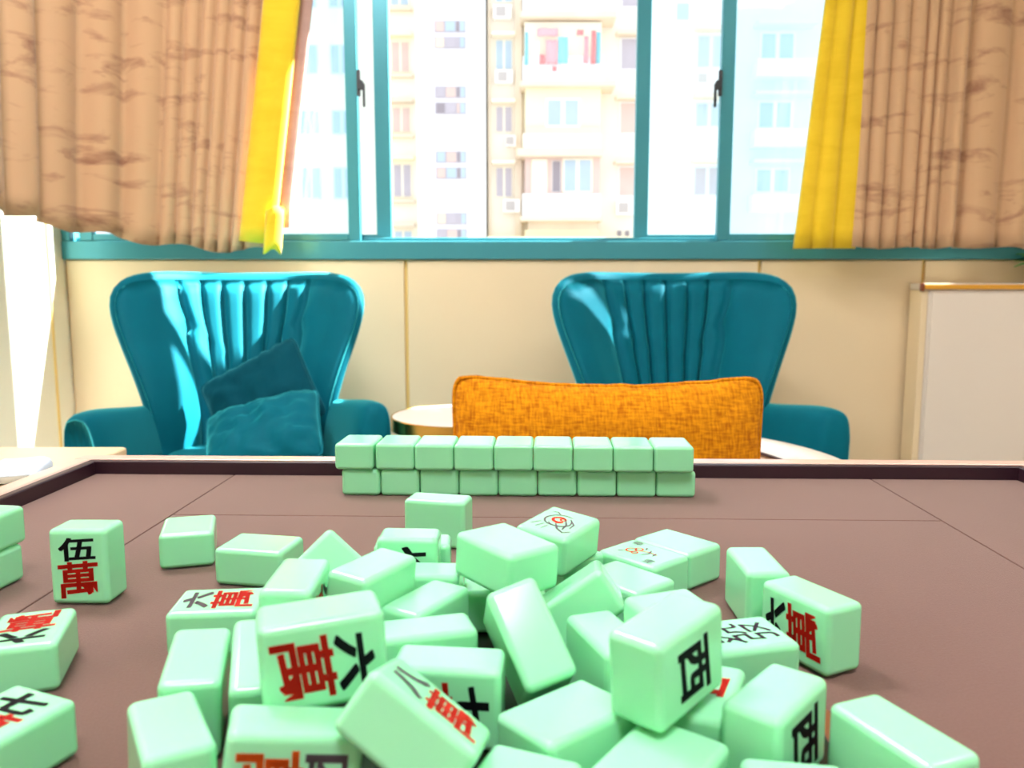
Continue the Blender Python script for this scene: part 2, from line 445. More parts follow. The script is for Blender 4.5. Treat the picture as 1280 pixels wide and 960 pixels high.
# left curtain: along the window, then round the corner along the left wall
lc = thing('curtain', 'tan patterned curtain with a yellow border, hanging left of the window', 'curtain', (0, 0, 0), group='window curtains')
YCW = 2.64
lpath = [(-1.37, 1.55), (-1.375, 1.9), (-1.385, 2.2), (-1.36, 2.42), (-1.24, 2.57), (-1.08, 2.63), (-.95, 2.645), (-.88, 2.65), (-.83, 2.65), (-.79, 2.65)]
lf, LL = curtain_path(lpath)
sE = LL - .004                                    # s where the yellow border begins
lfolds = []; s = 0.0
big = [.16, .15, .17, .14, .16, .15, .15, .14, .12]
rem = sE - .335
kk = rem / sum(big)
for i, w in enumerate(big): lfolds.append((s, s + w * kk, .050 if i % 2 else .038, .8)); s += w * kk
for w in (.05, .045, .04, .045, .04, .045, .07): lfolds.append((s, s + w, .030, .5)); s += w
def lhem(s):
    t = s / LL
    return 1.182 - .122 * max(0, min(1, (t - .25) / .62)) + .009 * math.sin(s * 26)
cloth_strip('beige_panel', 'curtain', lc, lpath, lfolds, lambda s: .02 + .11 * (s / LL) ** 2, lhem)
ypath = [(-.868, 2.612), (-.84, 2.603), (-.79, 2.601), (-.752, 2.612)]
yl = curtain_path(ypath)[1]
yb = cloth_strip('yellow_border', 'curtain_yellow', lc, ypath, [(0, yl, .012, .6)], lambda s: .142, lambda s: 1.088 - .12 * s)
cloth_strip('lining', 'lining', lc, [(-.775, 2.640), (-.755, 2.637), (-.722, 2.645)], [(0, .053, .004, 1)], lambda s: .142, lambda s: 1.13, off=0)
# folded-over foot of the border
def fold_fn(u, v):
    a = -.5 + u * 3.2
    return (-.757 + .034 * math.sin(a) + .014 * (v - .5), 2.598 - .026 * math.cos(a), 1.052 + .135 * v + .008 * math.sin(3 * a))
fo = link('folded_foot', grid_mesh('folded_foot', fold_fn, 14, 6), 'curtain_yellow', lc, smooth=True)
fo.modifiers.new('thickness', 'SOLIDIFY').thickness = .003
# right curtain
rc = thing('curtain', 'tan curtain in narrow pleats with a wide yellow edge, hanging right of the window', 'curtain', (0, 0, 0), group='window curtains')
def X_at(px, Y): return (px - 640) / F_PX * Y * .993
rs = [1056, 1075, 1092, 1109, 1130, 1141, 1160, 1195, 1235, 1276]
xs = [X_at(p, YCW) * 1.012 for p in rs]
for w in (.11, .12, .13, .12): xs.append(xs[-1] + w)
rpath = [(xs[0] - .02, 2.65), (xs[0] + .2, 2.652), (xs[6], 2.65), (xs[8], 2.648), (xs[-1] + .06, 2.65)]
rf_, RL = curtain_path(rpath)
def s_of(x): return x - rpath[0][0]
rfolds = [(s_of(a), s_of(b), .032 if i < 6 else .05, .45 if i < 6 else .65) for i, (a, b) in enumerate(zip(xs[:-1], xs[1:]))]
cloth_strip('beige_panel', 'curtain', rc, rpath, rfolds, lambda s: .012, lambda s: 1.066 + .003 * math.sin(s * 40))
ya, ym, yz = X_at(986, YCW) * 1.012, X_at(1034, YCW) * 1.012, X_at(1058, YCW) * 1.012
ypr = [(ya, 2.645), ((ya + ym) / 2, 2.638), (ym, 2.64), (yz + .01, 2.64)]
yr = curtain_path(ypr)[1]
cloth_strip('yellow_border', 'curtain_yellow', rc, ypr, [(0, .055, .012, .7), (.055, ym - ya, .020, .6), (ym - ya, yr, .014, .55)], lambda s: .088 - .07 * s / yr, lambda s: 1.064)
# tracks that carry the curtains
tk = thing('curtain_track', 'white curtain track bending round the corner above the window', 'curtain track')
tube('rail', [(a, b, ZT + .015) for a, b in lpath] + [(x, 2.65, ZT + .015) for x in (0, .8, 1.6, 2.3)], .012, 'lamp_body', tk)
for (bx_, by_) in ((-1.3, 2.48), (.3, 2.65), (1.5, 2.65)):
    tube('bracket', [(bx_, by_, ZT + .015), (bx_, by_, ZC)], .006, 'lamp_body', tk)

# ------------------------------------------------------------------ teal wing chairs
def sstep(a, b, x):
    t = max(0, min(1, (x - a) / (b - a))); return t * t * (3 - 2 * t)
def back_pt(u, v):
    """front surface of the winged back; u across -1..1, v up 0..1 (chair faces -Y); top corners rounded"""
    w = 2 * v - 1
    if w > 0:
        q = max(abs(u), w); k = q / (abs(u) ** 7 + w ** 7) ** (1 / 7) if q > 0 else 1
        u *= k; v = (w * k + 1) / 2
    au = abs(u)
    z = .40 + .572 * v - .010 * (1 - au ** 2) * v
    hw = .222 + .025 * v + .100 * sstep(.25, 1.0, v)
    wing = .19 * sstep(.30, 1.06, au) ** 1.2 * (.55 + .45 * sstep(0, .5, v))
    return Vector((hw * u, .19 * v - wing, z))
def back_n(u, v, e=.004):
    a = back_pt(min(1, u + e), v) - back_pt(max(-1, u - e), v); b = back_pt(u, min(1, v + e)) - back_pt(u, max(0, v - e))
    n = b.cross(a) * -1
    n = n.normalized()
    return n if n.y < 0 else -n
SEAMS = [-1.0, -.56, -.375, -.19, 0, .19, .375, .56, 1.0]
def panel_mesh(name, u0, u1, puff, nu, nv=22):
    wing = abs(u0) > .99 or abs(u1) > .99
    v_, f_ = [], []
    for j in range(nv):
        v = j / (nv - 1)
        for i in range(nu):
            t = i / (nu - 1); u = u0 + (u1 - u0) * t
            if wing:
                tt = t if abs(u1) < .99 else 1 - t      # seam side of the wing has tt -> 1 ; outer edge tt -> 0
                b = puff * min(1, (1 - tt) / .22) ** .5 if tt > .78 else puff * min(1, tt / .35) ** .5
            else: b = puff * (1 - (2 * t - 1) ** 4) ** .6
            b *= min(1, (1 - v) / .06) ** .5 if v > .94 else 1
            p = back_pt(u, v) + back_n(u, v) * (b + .004)
            v_.append(tuple(p))
    for j in range(nv - 1):
        for i in range(nu - 1):
            a = j * nu + i; f_.append((a, a + 1, a + nu + 1, a + nu))
    # border wall down into the shell
    ring = [i for i in range(nu)] + [j * nu + nu - 1 for j in range(1, nv)] + [(nv - 1) * nu + i for i in range(nu - 2, -1, -1)] + [j * nu for j in range(nv - 2, 0, -1)]
    base = len(v_)
    for r in ring:
        j, i = divmod(r, nu); u = u0 + (u1 - u0) * i / (nu - 1); v = j / (nv - 1)
        v_.append(tuple(back_pt(u, v) - back_n(u, v) * .012))
    n = len(ring)
    for k in range(n):
        l = (k + 1) % n; f_.append((ring[k], ring[l], base + l, base + k))
    return pyd(name, v_, f_)
def shell_mesh(nu=33, nv=24, th=.062):
    """rounded body of the back: front sheet, rear sheet and a bulging rim between them"""
    rim_ij = [(i, 0) for i in range(nu)] + [(nu - 1, j) for j in range(1, nv)] + [(i, nv - 1) for i in range(nu - 2, -1, -1)] + [(0, j) for j in range(nv - 2, 0, -1)]
    P = {(i, j): back_pt(2 * i / (nu - 1) - 1, j / (nv - 1)) for i in range(nu) for j in range(nv)}
    v_, f_, fr, bk = [], [], {}, {}
    for k, p in P.items(): fr[k] = len(v_); v_.append(tuple(p))
    for k, p in P.items(): bk[k] = len(v_); v_.append((p.x * .97, p.y + th, p.z))
    for i in range(nu - 1):
        for j in range(nv - 1):
            f_.append((fr[i, j], fr[i + 1, j], fr[i + 1, j + 1], fr[i, j + 1])); f_.append((bk[i, j + 1], bk[i + 1, j + 1], bk[i + 1, j], bk[i, j]))
    n = len(rim_ij); prev = [fr[k] for k in rim_ij]
    for s in range(1, 6):
        a = math.pi * s / 6; ring = []
        for q, k in enumerate(rim_ij):
            p = P[k]; t0, t1 = P[rim_ij[q - 1]], P[rim_ij[(q + 1) % n]]
            o = Vector((t1.z - t0.z, 0, -(t1.x - t0.x))); o = o.normalized() if o.length > 1e-6 else Vector((0, 0, 1))
            ring.append(len(v_)); d = o * (.024 * math.sin(a)); y = th * (1 - math.cos(a)) / 2
            v_.append((p.x * (1 - .03 * s / 6) + d.x, p.y + y, p.z + d.z))
        for q in range(n): f_.append((prev[q], ring[q], ring[(q + 1) % n], prev[(q + 1) % n]))
        prev = ring
    last = [bk[k] for k in rim_ij]
    for q in range(n): f_.append((prev[q], last[q], last[(q + 1) % n], prev[(q + 1) % n]))
    me = pyd('back_shell', v_, f_)
    bm = bmesh.new(); bm.from_mesh(me); bmesh.ops.recalc_face_normals(bm, faces=bm.faces); bm.to_mesh(me); bm.free()
    return me
def arm_mesh(s):
    """padded arm running forward and outward from the back; s = -1 left, +1 right"""
    secs = []
    P = [(0.0, Vector((.225, -.01)), .040, .618, .12), (.12, Vector((.240, -.06)), .046, .622, .14), (.35, Vector((.272, -.16)), .050, .632, .17), (.7, Vector((.308, -.28)), .053, .650, .18), (.92, Vector((.330, -.355)), .050, .650, .18), (1.0, Vector((.336, -.378)), .034, .634, .20)]
    v, f = [], []; n = 20
    for (t, c, hw, zt, zb) in P:
        for k in range(n):
            a = 2 * math.pi * k / n
            ca, sa = math.cos(a), math.sin(a)
            e = .55
            x = hw * (abs(ca) ** e) * (1 if ca > 0 else -1)
            zz = (abs(sa) ** e) * (1 if sa > 0 else -1)
            z = (zt + zb) / 2 + zz * (zt - zb) / 2
            flare = .02 * (z - .4) / .25
            v.append((s * (c.x + x + flare), c.y, z))
    m = len(P)
    for i in range(m - 1):
        for k in range(n):
            l = (k + 1) % n; q = (i * n + k, i * n + l, (i + 1) * n + l, (i + 1) * n + k)
            f.append(q if s > 0 else tuple(reversed(q)))
    f.append(tuple(range(n))); f.append(tuple((m - 1) * n + k for k in range(n)))
    return pyd('armrest', v, f)
def wing_chair(loc, rz, label):
    t = thing('wing_chair', label, 'armchair', loc, rz, 'teal wing chairs')
    link('back_shell', shell_mesh(), 'velvet', t, smooth=True)
    for u0, u1 in zip(SEAMS[:-1], SEAMS[1:]):
        w = abs(u0) > .99 or abs(u1) > .99
        nm = 'wing' if w else 'back_channel'
        link(nm, panel_mesh(nm, u0, u1, .018 if w else .032, 20 if w else 13), 'velvet', t, smooth=True)
    for s in (-1, 1):
        a = link('armrest', arm_mesh(s), 'velvet', t, smooth=True)
        sb = a.modifiers.new('soft', 'SUBSURF'); sb.levels = 1; sb.render_levels = 2
    link('seat_frame', rbox_mesh('seat_frame', .50, .44, .18, .03, 3, (0, -.17, .26)), 'velvet', t)
    link('seat_cushion', rbox_mesh('seat_cushion', .44, .44, .15, .05, 5, (0, -.20, .42)), 'velvet', t)
    for (x, y) in ((-.20, -.34), (.20, -.34), (-.20, .0), (.20, .0)):
        tube('leg', [(x, y, .18), (x * 1.06, y * 1.04, 0)], [.022, .012], 'leg_wood', t, 10)
    return t
wing_chair((-.775, 2.335, 0), math.radians(14), 'teal velvet wing chair lit by a patch of sun, teal cushions on its seat')
wing_chair((.462, 2.335, 0), math.radians(-3), 'teal velvet wing chair in shade behind the orange cushion')

# ------------------------------------------------------------------ cushions
def cushion_mesh(name, w, h, th, sag=0.0, crease=0.0, seed=0, n=30):
    v, f = [], []
    def P(u, v_, sd):
        q_ = max(abs(u), abs(v_)); sc_ = q_ / (abs(u) ** 13 + abs(v_) ** 13) ** (1 / 13) if q_ > 0 else 1
        x = w / 2 * u * sc_ * (1 - .03 * (1 - v_ * v_)); z = h / 2 * v_ * sc_ * (1 - .03 * (1 - u * u))
        if v_ > 0: z -= sag * (1 - abs(u) ** 2.2) * v_ ** 2
        k = max(0, (1 - abs(u) ** 3.2)) ** .55 * max(0, (1 - abs(v_) ** 3.2)) ** .55
        y = sd * th / 2 * k
        if crease:
            c = noise.noise(Vector((u * 3 + seed, v_ * 3, sd * 2 + seed))) + .5 * noise.noise(Vector((u * 8 + seed, v_ * 6, sd)))
            y += sd * crease * c * k
            z += crease * .6 * noise.noise(Vector((u * 7, seed, 5))) * max(0, v_) ** 3
        return (x, y, z)
    idx = {}
    for sd in (-1, 1):
        for j in range(n + 1):
            for i in range(n + 1):
                u, q = -1 + 2 * i / n, -1 + 2 * j / n
                u = math.sin(u * math.pi / 2) * .6 + u * .4; q = math.sin(q * math.pi / 2) * .6 + q * .4
                edge = i in (0, n) or j in (0, n)
                if edge and sd == 1: idx[(sd, i, j)] = idx[(-1, i, j)]; continue
                idx[(sd, i, j)] = len(v); v.append(P(u, q, sd))
    for sd in (-1, 1):
        for j in range(n):
            for i in range(n):
                q = (idx[(sd, i, j)], idx[(sd, i + 1, j)], idx[(sd, i + 1, j + 1)], idx[(sd, i, j + 1)])
                f.append(q if sd < 0 else tuple(reversed(q)))
    rim = [v[idx[(-1, i, 0)]] for i in range(n)] + [v[idx[(-1, n, j)]] for j in range(n)] + [v[idx[(-1, i, n)]] for i in range(n, 0, -1)] + [v[idx[(-1, 0, j)]] for j in range(n, 0, -1)]
    return pyd(name, v, f), rim
def cushion(name, label, m, w, h, th, loc, rot, sag=0, crease=0, seed=0, pipe=.003):
    t = thing(name, label, 'cushion', loc); t.rotation_euler = rot
    me, rim = cushion_mesh('cover', w, h, th, sag, crease, seed)
    link('cover', me, m, t, smooth=True)
    tube('piping', rim, pipe, m, t, 6, True)
    return t
cushion('throw_pillow', 'dark teal velvet cushion leaning on the back of the sunlit wing chair', 'velvet_dark', .30, .26, .09, (-.69, 2.22, .635), (math.radians(-28), math.radians(-28), math.radians(4)), crease=.012, seed=2)
cushion('throw_pillow', 'crumpled teal velvet cushion lying low on the seat of the sunlit wing chair', 'velvet', .30, .24, .11, (-.64, 2.06, .565), (math.radians(-52), math.radians(-14), math.radians(6)), crease=.018, seed=9)
cushion('lumbar_cushion', 'orange woven cushion with a sagging top edge in the cream tub chair', 'weave', .452, .345, .13, (.138, 1.155, .652), (math.radians(-5), math.radians(.4), 0), sag=.014, crease=.004, seed=4, pipe=.0035)

# ------------------------------------------------------------------ cream tub chair on the far side of the mahjong table
def tub_chair(cx, cy):
    t = thing('tub_chair', 'cream leather tub chair with a curved rim, behind the mahjong table', 'armchair', (cx, cy, 0))
    A0, A1 = math.radians(-38), math.radians(218)
    prof = [(.247, .30), (.247, .665), (.250, .688), (.262, .699), (.29, .702), (.322, .698), (.338, .686), (.345, .660), (.335, .30), (.30, .24), (.26, .24)]
    def ringmesh(pr, name, n=56):
        def fn(a, b):
            k = b * (len(pr) - 1); i = min(int(k), len(pr) - 2); q = k - i
            r = pr[i][0] * (1 - q) + pr[i + 1][0] * q; z = pr[i][1] * (1 - q) + pr[i + 1][1] * q
            an = A0 + (A1 - A0) * a; return (r * math.cos(an), r * math.sin(an), z)
        return grid_mesh(name, fn, n, len(pr))
    outer = ringmesh(prof[2:], 'outer_shell')
    o = link('outer_shell', outer, 'leather', t, smooth=True)
    i = link('inner_back', ringmesh([(.26, .26), (.240, .30), (.236, .5), (.238, .662), (.246, .684), (.252, .690)], 'inner_back'), 'leather_in', t, smooth=True)
    for an in (A0, A1):                                 # padded front ends of the rim
        ca, sa = math.cos(an), math.sin(an)
        m_ = rbox_mesh('arm_end', .105, .05, .46, .022, 4, (.292, 0, .47))
        e = link('arm_end', m_, 'leather', t); e.rotation_euler = (0, 0, an)
    tube('piping', [(.2475 * math.cos(A0 + (A1 - A0) * k / 60), .2475 * math.sin(A0 + (A1 - A0) * k / 60), .6915) for k in range(61)], .0028, 'piping_dark', t, 6)
    lathe('seat', [(.02, .26), (.225, .27), (.232, .30), (.234, .44), (.222, .472), (.19, .484), (.02, .487)], 40, 'leather', t)
    lathe('base_ring', [(.20, .0), (.22, .0), (.22, .02), (.06, .03), (.035, .06), (.035, .27)], 36, 'gold', t)
    return t
tub_chair(.160, 1.137)

# ------------------------------------------------------------------ round side table between the wing chairs
st = thing('side_table', 'round white side table with a gold rim, beside the left wing chair', 'side table', (-.125, 2.17, 0))
lathe('table_top', [(.02, .592), (.197, .592), (.198, .6005), (.02, .6005)], 56, 'marble', st)
lathe('gold_rim', [(.190, .566), (.201, .566), (.201, .600), (.198, .602), (.196, .600)], 56, 'gold', st, caps=False)
lathe('under_plate', [(.02, .566), (.190, .566), (.190, .590), (.02, .590)], 48, 'black_metal', st)
for k in range(3):
    a = math.radians(50 + 120 * k)
    tube('leg', [(.10 * math.cos(a), .10 * math.sin(a), .568), (.16 * math.cos(a), .16 * math.sin(a), 0)], .009, 'black_metal', st, 10)

# ------------------------------------------------------------------ white cabinet on the right, with a small plant
cb = thing('low_cabinet', 'white low cabinet with a golden top edge, against the cream wall on the right', 'cabinet', (0, 0, 0))
CX, CY0, CY1, CZ = 1.378, 2.70, 2.785, .953
box('body', CX, 2.15, CY0, CY1, 0, CZ - .022, 'cabinet', cb, r=.004)
box('side_panel', CX - .022, CX - .001, CY0 + .002, CY1, 0, CZ - .022, 'wall', cb, r=.002)
box('top_board', CX - .024, 2.16, CY0 - .006, CY1, CZ - .021, CZ + .001, 'cabinet', cb, r=.003)
box('edge_strip', CX - .020, 2.16, CY0 - .012, CY0 - .0065, CZ - .019, CZ - .003, 'cabinet_edge', cb, r=.002)
box('edge_cap', CX - .028, CX - .0205, CY0 - .013, CY0 + .01, CZ - .026, CZ + .002, 'knob_brown', cb, r=.003)
box('door', CX + .008, 1.73, CY0 - .006, CY0 - .0005, .06, CZ - .03, 'cabinet', cb, r=.003)
box('door', 1.736, 2.14, CY0 - .006, CY0 - .0005, .06, CZ - .03, 'cabinet', cb, r=.003)
pl = thing('potted_plant', 'small green leafy plant in a white pot on the white cabinet', 'plant', (1.775, 2.735, CZ + .002))
lathe('pot', [(.030, 0), (.034, .0), (.042, .065), (.044, .072), (.038, .072), (.035, .06)], 28, 'pot', pl)
lathe('soil', [(.002, .055), (.036, .058), (.002, .062)], 20, 'soil', pl, caps=False)
for k in range(16):
    a = k * 2.399; el = .35 + .8 * random.random(); ln = .10 + .05 * random.random()
    d = Vector((math.cos(a) * math.cos(el), math.sin(a) * math.cos(el), math.sin(el))); sd = Vector((-math.sin(a), math.cos(a), 0)); up = sd.cross(d)
    vs_, fs_ = [], []
    for i in range(7):
        t = i / 6; w = .016 * math.sin(math.pi * min(1, t * 1.02)) ** .7 * (1 if t > .35 else t / .35)
        c = Vector((0, 0, .06)) + d * (ln * t) + Vector((0, 0, -.05 * t * t))
        for q in (-1, 0, 1): vs_.append(tuple(c + sd * (w * q) + up * (.004 * abs(q))))
    for i in range(6):
        for q in (0, 1): b0 = i * 3 + q; fs_.append((b0, b0 + 1, b0 + 4, b0 + 3))
    lo = link('leaf', pyd('leaf', vs_, fs_), 'leaf', pl, smooth=True)
    lo.modifiers.new('thickness', 'SOLIDIFY').thickness = .0008

# ------------------------------------------------------------------ houses across the street
DY = 36.0
def pz(py, Y): return at(640, py, Y)[1]
def pxx(px, Y): return at(px, 150, Y)[0]
def building(name, label, x0, x1, Y, m, z1=26):
    t = thing(name, label, 'building', (pxx(x0, Y), Y, -12))
    bx0, bx1 = pxx(x0, Y), pxx(x1, Y)
    t['ox'] = t.location.x
    def fb(n, px0, py0, px1, py1, d0, d1, m_, par=None):
        """box on the facade between two photo rows and columns; d0..d1 = from behind to in front of the facade"""
        par = par or t
        a, b = pxx(px0, Y), pxx(px1, Y); c, d = pz(py1, Y), pz(py0, Y)
        ox, oy, oz = t.location
        return box(n, a - ox, b - ox, Y - d1 - oy, Y - d0 - oy, c - oz, d - oz, m_, par)
    box('wall', 0, bx1 - bx0, 0, 8, 0, z1 + 12, m, t)
    del t['ox']
    return t, fb
def far_window(fb, x0, y0, x1, y1, glass, frame='b_white', bars=1, out=.06, hbar=False):
    w = fb('window', x0, y0, x1, y1, -.02, out, frame)
    n = bars + 1; g = .06 * (x1 - x0)
    for k in range(n):
        a = x0 + (x1 - x0) * k / n; b = x0 + (x1 - x0) * (k + 1) / n
        fb('pane', a + g, y0 + g, b - g, y1 - g, out - .01, out + .02, glass, w)
    return w
def ac_unit(fb, x0, y0, x1, y1):
    a = fb('ac_unit', x0, y0, x1, y1, 0, .35, 'ac')
    cx, cy = x0 + (x1 - x0) * .42, (y0 + y1) / 2; r = min(x1 - x0, y1 - y0) * .36
    fb('fan_grille', cx - r, cy - r, cx + r, cy + r, .35, .37, 'ac_fan', a)
    return a
# beige block on the left
t, fb = building('apartment_building', 'beige apartment block seen at the left edge of the open window', 300, 522, DY + 1, 'b_cream')
for i, (y0, y1, g) in enumerate(((-34, 8, 'b_winblue'), (52, 91, 'b_winred'), (134, 166, 'b_winred'), (205, 247, 'b_win'), (288, 320, 'b_winblue'))):
    far_window(fb, 490, y0, 514, y1, g, 'b_cream')
    fb('ledge', 486, y0 - 9, 518, y0 - 4, 0, .5, 'b_yellow' if i % 2 else 'b_tan')
    fb('ledge', 486, y1 + 3, 518, y1 + 7, 0, .35, 'b_tan')
    far_window(fb, 375, y0 + 4, 400, y1 + 2, 'b_winblue', 'b_pale')
    far_window(fb, 415, y0 + 4, 440, y1 + 2, 'b_winblue', 'b_pale')
# white stair tower
t, fb = building('apartment_tower', 'plain white tower with a column of paired slit windows', 521, 607, DY - .6, 'b_white')
for i, y in enumerate((-56, 26, 108, 189, 266, 348)):
    for j in (0, 1):
        yy = y + 20 * j
        w = fb('window', 544, yy, 583, yy + 15, -.02, .05, 'b_win')
        k = (i * 2 + j) % 5
        fb('pane', 546, yy + 1.5, 556, yy + 13.5, .05, .07, ('b_dark', 'b_winblue', 'b_winred', 'b_tan', 'b_win')[k], w)
        fb('pane', 558, yy + 1.5, 570, yy + 13.5, .05, .07, ('b_win', 'b_winred', 'b_winblue', 'b_win', 'b_winred')[k], w)
        fb('pane', 571.5, yy + 1.5, 574.5, yy + 13.5, .05, .07, ('b_winred', 'b_dark', 'b_dark', 'b_win', 'b_dark')[k], w)
        fb('pane', 576, yy + 1.5, 581.5, yy + 13.5, .05, .07, 'b_winblue', w)
# beige block with balconies
t, fb = building('apartment_building', 'beige apartment block with balconies, laundry and air conditioners outside the open window', 609.5, 806, DY, 'b_beige')
fb('drain_pipe', 610.5, -60, 613.5, 330, 0, .15, 'b_tan'); fb('pilaster', 644, -60, 652, 330, 0, .2, 'b_tan')
for (y0, y1, g) in ((-35, 4, 'b_winblue'), (50, 88, 'b_winblue'), (133, 166, 'b_win'), (209, 247, 'b_win')):
    far_window(fb, 619, y0, 641, y1, g, 'b_cream'); fb('ledge', 615, y0 - 7, 644, y0 - 3, 0, .45, 'b_cream')
ac_unit(fb, 617, 9, 639, 26); ac_unit(fb, 619, 90, 641, 106); ac_unit(fb, 629, 250, 650, 266); ac_unit(fb, 632, 171, 645, 184)
fb('parapet', 653, -8, 748, 26, 0, 1.2, 'b_white')
fb('canopy', 650, 27, 764, 34, 0, 1.35, 'b_tan')
b1 = fb('enclosed_balcony', 655, 36, 748, 80, 0, .9, 'b_cream')
fb('parapet', 653, 80, 750, 111, 0, 1.2, 'b_white'); fb('canopy', 650, 111, 764, 117, 0, 1.4, 'b_tan')
fb('enclosed_balcony', 656, 117, 748, 165, 0, .9, 'b_yellow'); far_window(fb, 681, 129, 723, 164, 'b_winblue', 'b_white', out=.95)
fb('ledge', 656, 165, 748, 173, 0, 1.1, 'b_tan'); fb('parapet', 653, 173, 748, 192, 0, 1.15, 'b_cream'); fb('canopy', 646, 192, 749, 201, 0, 1.4, 'b_tan')
fb('enclosed_balcony', 656, 201, 748, 246, 0, .9, 'b_winred'); far_window(fb, 664, 203, 683, 245, 'b_cream', 'b_cream', bars=0, out=.95)
far_window(fb, 689, 205, 700, 243, 'b_dark', 'b_white', bars=0, out=.95); far_window(fb, 702, 202, 739, 244, 'b_winblue', 'b_cream', out=.95)
fb('parapet', 653, 246, 748, 274, 0, 1.2, 'b_white'); fb('canopy', 650, 274, 750, 279, 0, 1.4, 'b_tan'); fb('band', 660, 279, 745, 289, 0, .9, 'b_tan'); fb('band', 656, 289, 748, 298, 0, .9, 'b_yellow')
for (y0, y1, g) in ((48, 88, 'b_win'), (128, 168, 'b_winred'), (208, 246, 'b_winred'), (-30, 10, 'b_win')):
    far_window(fb, 774, y0, 797, y1, g, 'b_white', bars=0); fb('ledge', 768, y0 - 6, 800, y0 - 2, 0, .5, 'b_tan')
ac_unit(fb, 771, 252, 792, 269); far_window(fb, 773, 288, 779, 297, 'b_dark', 'b_white', bars=0); far_window(fb, 783, 288, 789, 297, 'b_dark', 'b_white', bars=0)
fb('band', 610, 298, 800, 305, 0, 1.6, 'b_yellow')
BT = t
# laundry on the top balcony
for i, (x0, y0, x1, y1, m_, wd) in enumerate(((671, 35, 697, 45, 'cloth_pink', 'wide pink towel'), (720, 37, 728, 44, 'cloth_red', 'small red cloth'), (656, 40, 659.5, 81, 'cloth_cyan', 'narrow cyan cloth strip at the left end'), (744, 40, 749, 79, 'cloth_cyan', 'cyan cloth strip at the right end'), (664, 52, 673, 79, 'cloth_white', 'white shirt'), (674.5, 68, 680, 80, 'cloth_red', 'small hanging red cloth'), (682, 50, 696, 80, 'cloth_pink', 'long pink garment'), (697, 46, 709, 79, 'cloth_cyan', 'blue-green garment'), (729, 45, 734, 79, 'cloth_pink', 'narrow pink trouser leg'), (738, 38, 743, 80, 'cloth_red', 'narrow red garment'), (690, 83, 695, 89, 'cloth_red', 'red scrap on the parapet'))):
    Y = DY - 1.25 - .02 * i
    a, b = pxx(x0, Y), pxx(x1, Y); c, d = pz(y1, Y), pz(y0, Y); n = 6
    def cf(u, v, a=a, b=b, c=c, d=d): return (a + (b - a) * u - (a + b) / 2, .04 * math.sin(u * 9 + v * 2), (d - c) * v)
    me = grid_mesh('laundry', cf, 8, n); o = link('laundry_item', me, m_, None, ((a + b) / 2, Y, c), smooth=True)
    o.modifiers.new('thickness', 'SOLIDIFY').thickness = .02
    tag(o, wd + ' hanging on the upper balcony across the street', 'laundry', 'laundry on the balcony')
# pale blocks behind the right-hand panes
t, fb = building('apartment_building', 'white apartment block seen through the pane right of the opening', 806, 912, DY + .5, 'b_white')
for (y0, y1, g) in ((44, 86, 'b_winblue'), (128, 160, 'b_winblue'), (208, 246, 'b_win')):
    far_window(fb, 868, y0, 904, y1, g, 'b_pale'); fb('ledge', 864, y0 - 8, 908, y0 - 3, 0, .6, 'b_tan')
ac_unit(fb, 866, 92, 886, 108)
far_window(fb, 842, 4, 858, 26, 'b_winblue', 'b_pale', bars=0)
t, fb = building('apartment_building', 'pale block with balcony windows seen through the rightmost pane', 912, 1120, DY + 2, 'b_pale')
for (y0, y1, g) in ((40, 76, 'b_winblue'), (126, 162, 'b_winblue'), (210, 242, 'b_winblue')):
    far_window(fb, 946, y0, 990, y1, g, 'b_white'); fb('parapet', 938, y1 + 3, 1010, y1 + 24, 0, .8, 'b_white')
    fb('ledge', 938, y0 - 8, 1010, y0 - 4, 0, .8, 'b_pale')
structure(box('street_ground', -40, 60, 3.5, 60, -12.2, -12, 'street'))

# ------------------------------------------------------------------ mahjong table
RZ = math.radians(-1.65)
mt = thing('mahjong_table', 'square mahjong table with mauve felt and a dark raised rail', 'table', (.0215, .3017, 0), RZ)
IN, SQ, G = .4155, .2865, .0004
def felt(n, x0, x1, y0, y1): return box(n, x0 + G, x1 - G, y0 + G, y1 - G, TZ - .006, TZ, 'felt', mt, r=.0006, seg=1)
felt('felt_panel', -SQ, SQ, -SQ, SQ)
felt('felt_panel', -IN, -SQ, -IN, IN); felt('felt_panel', SQ, IN, -IN, IN)
felt('felt_panel', -SQ, SQ, SQ, IN); felt('felt_panel', -SQ, SQ, -IN, -SQ)
box('table_bed', -IN - .005, IN + .005, -IN - .005, IN + .005, TZ - .03, TZ - .0062, 'rail_dark', mt)
R0, R1, R2, RH = IN, IN + .008, IN + .026, .0118
for (a, b, c, d) in ((-R1, R1, R0, R1), (-R1, R1, -R1, -R0)):
    box('rail', a, b, c, d, TZ - .03, TZ + RH, 'rail_dark', mt, r=.0015)
for s in (-1, 1):
    box('rail', s * R0, s * R1, -R0, R0, TZ - .03, TZ + RH, 'rail_dark', mt, r=.0015)
for (a, b, c, d) in ((-R2, R2, R1, R2), (-R2, R2, -R2, -R1)):
    box('rail_cap', a, b, c, d, TZ - .032, TZ + RH + .0006, 'rail_top', mt, r=.003)
for s in (-1, 1):
    box('rail_cap', s * R1, s * R2, -R1, R1, TZ - .032, TZ + RH + .0006, 'rail_top', mt, r=.003)
box('skirt', -R2 + .006, R2 - .006, -R2 + .006, R2 - .006, TZ - .15, TZ - .034, 'table_body', mt, r=.004)
lathe('console_ring', [(.100, TZ - .0002), (.108, TZ - .0002), (.108, TZ + .0003), (.100, TZ + .0003)], 48, 'console_ring', mt, caps=False)
lathe('dice_console', [(.001, TZ - .0002), (.0995, TZ - .0002), (.0995, TZ + .0002), (.001, TZ + .0002)], 48, 'console', mt, caps=False)
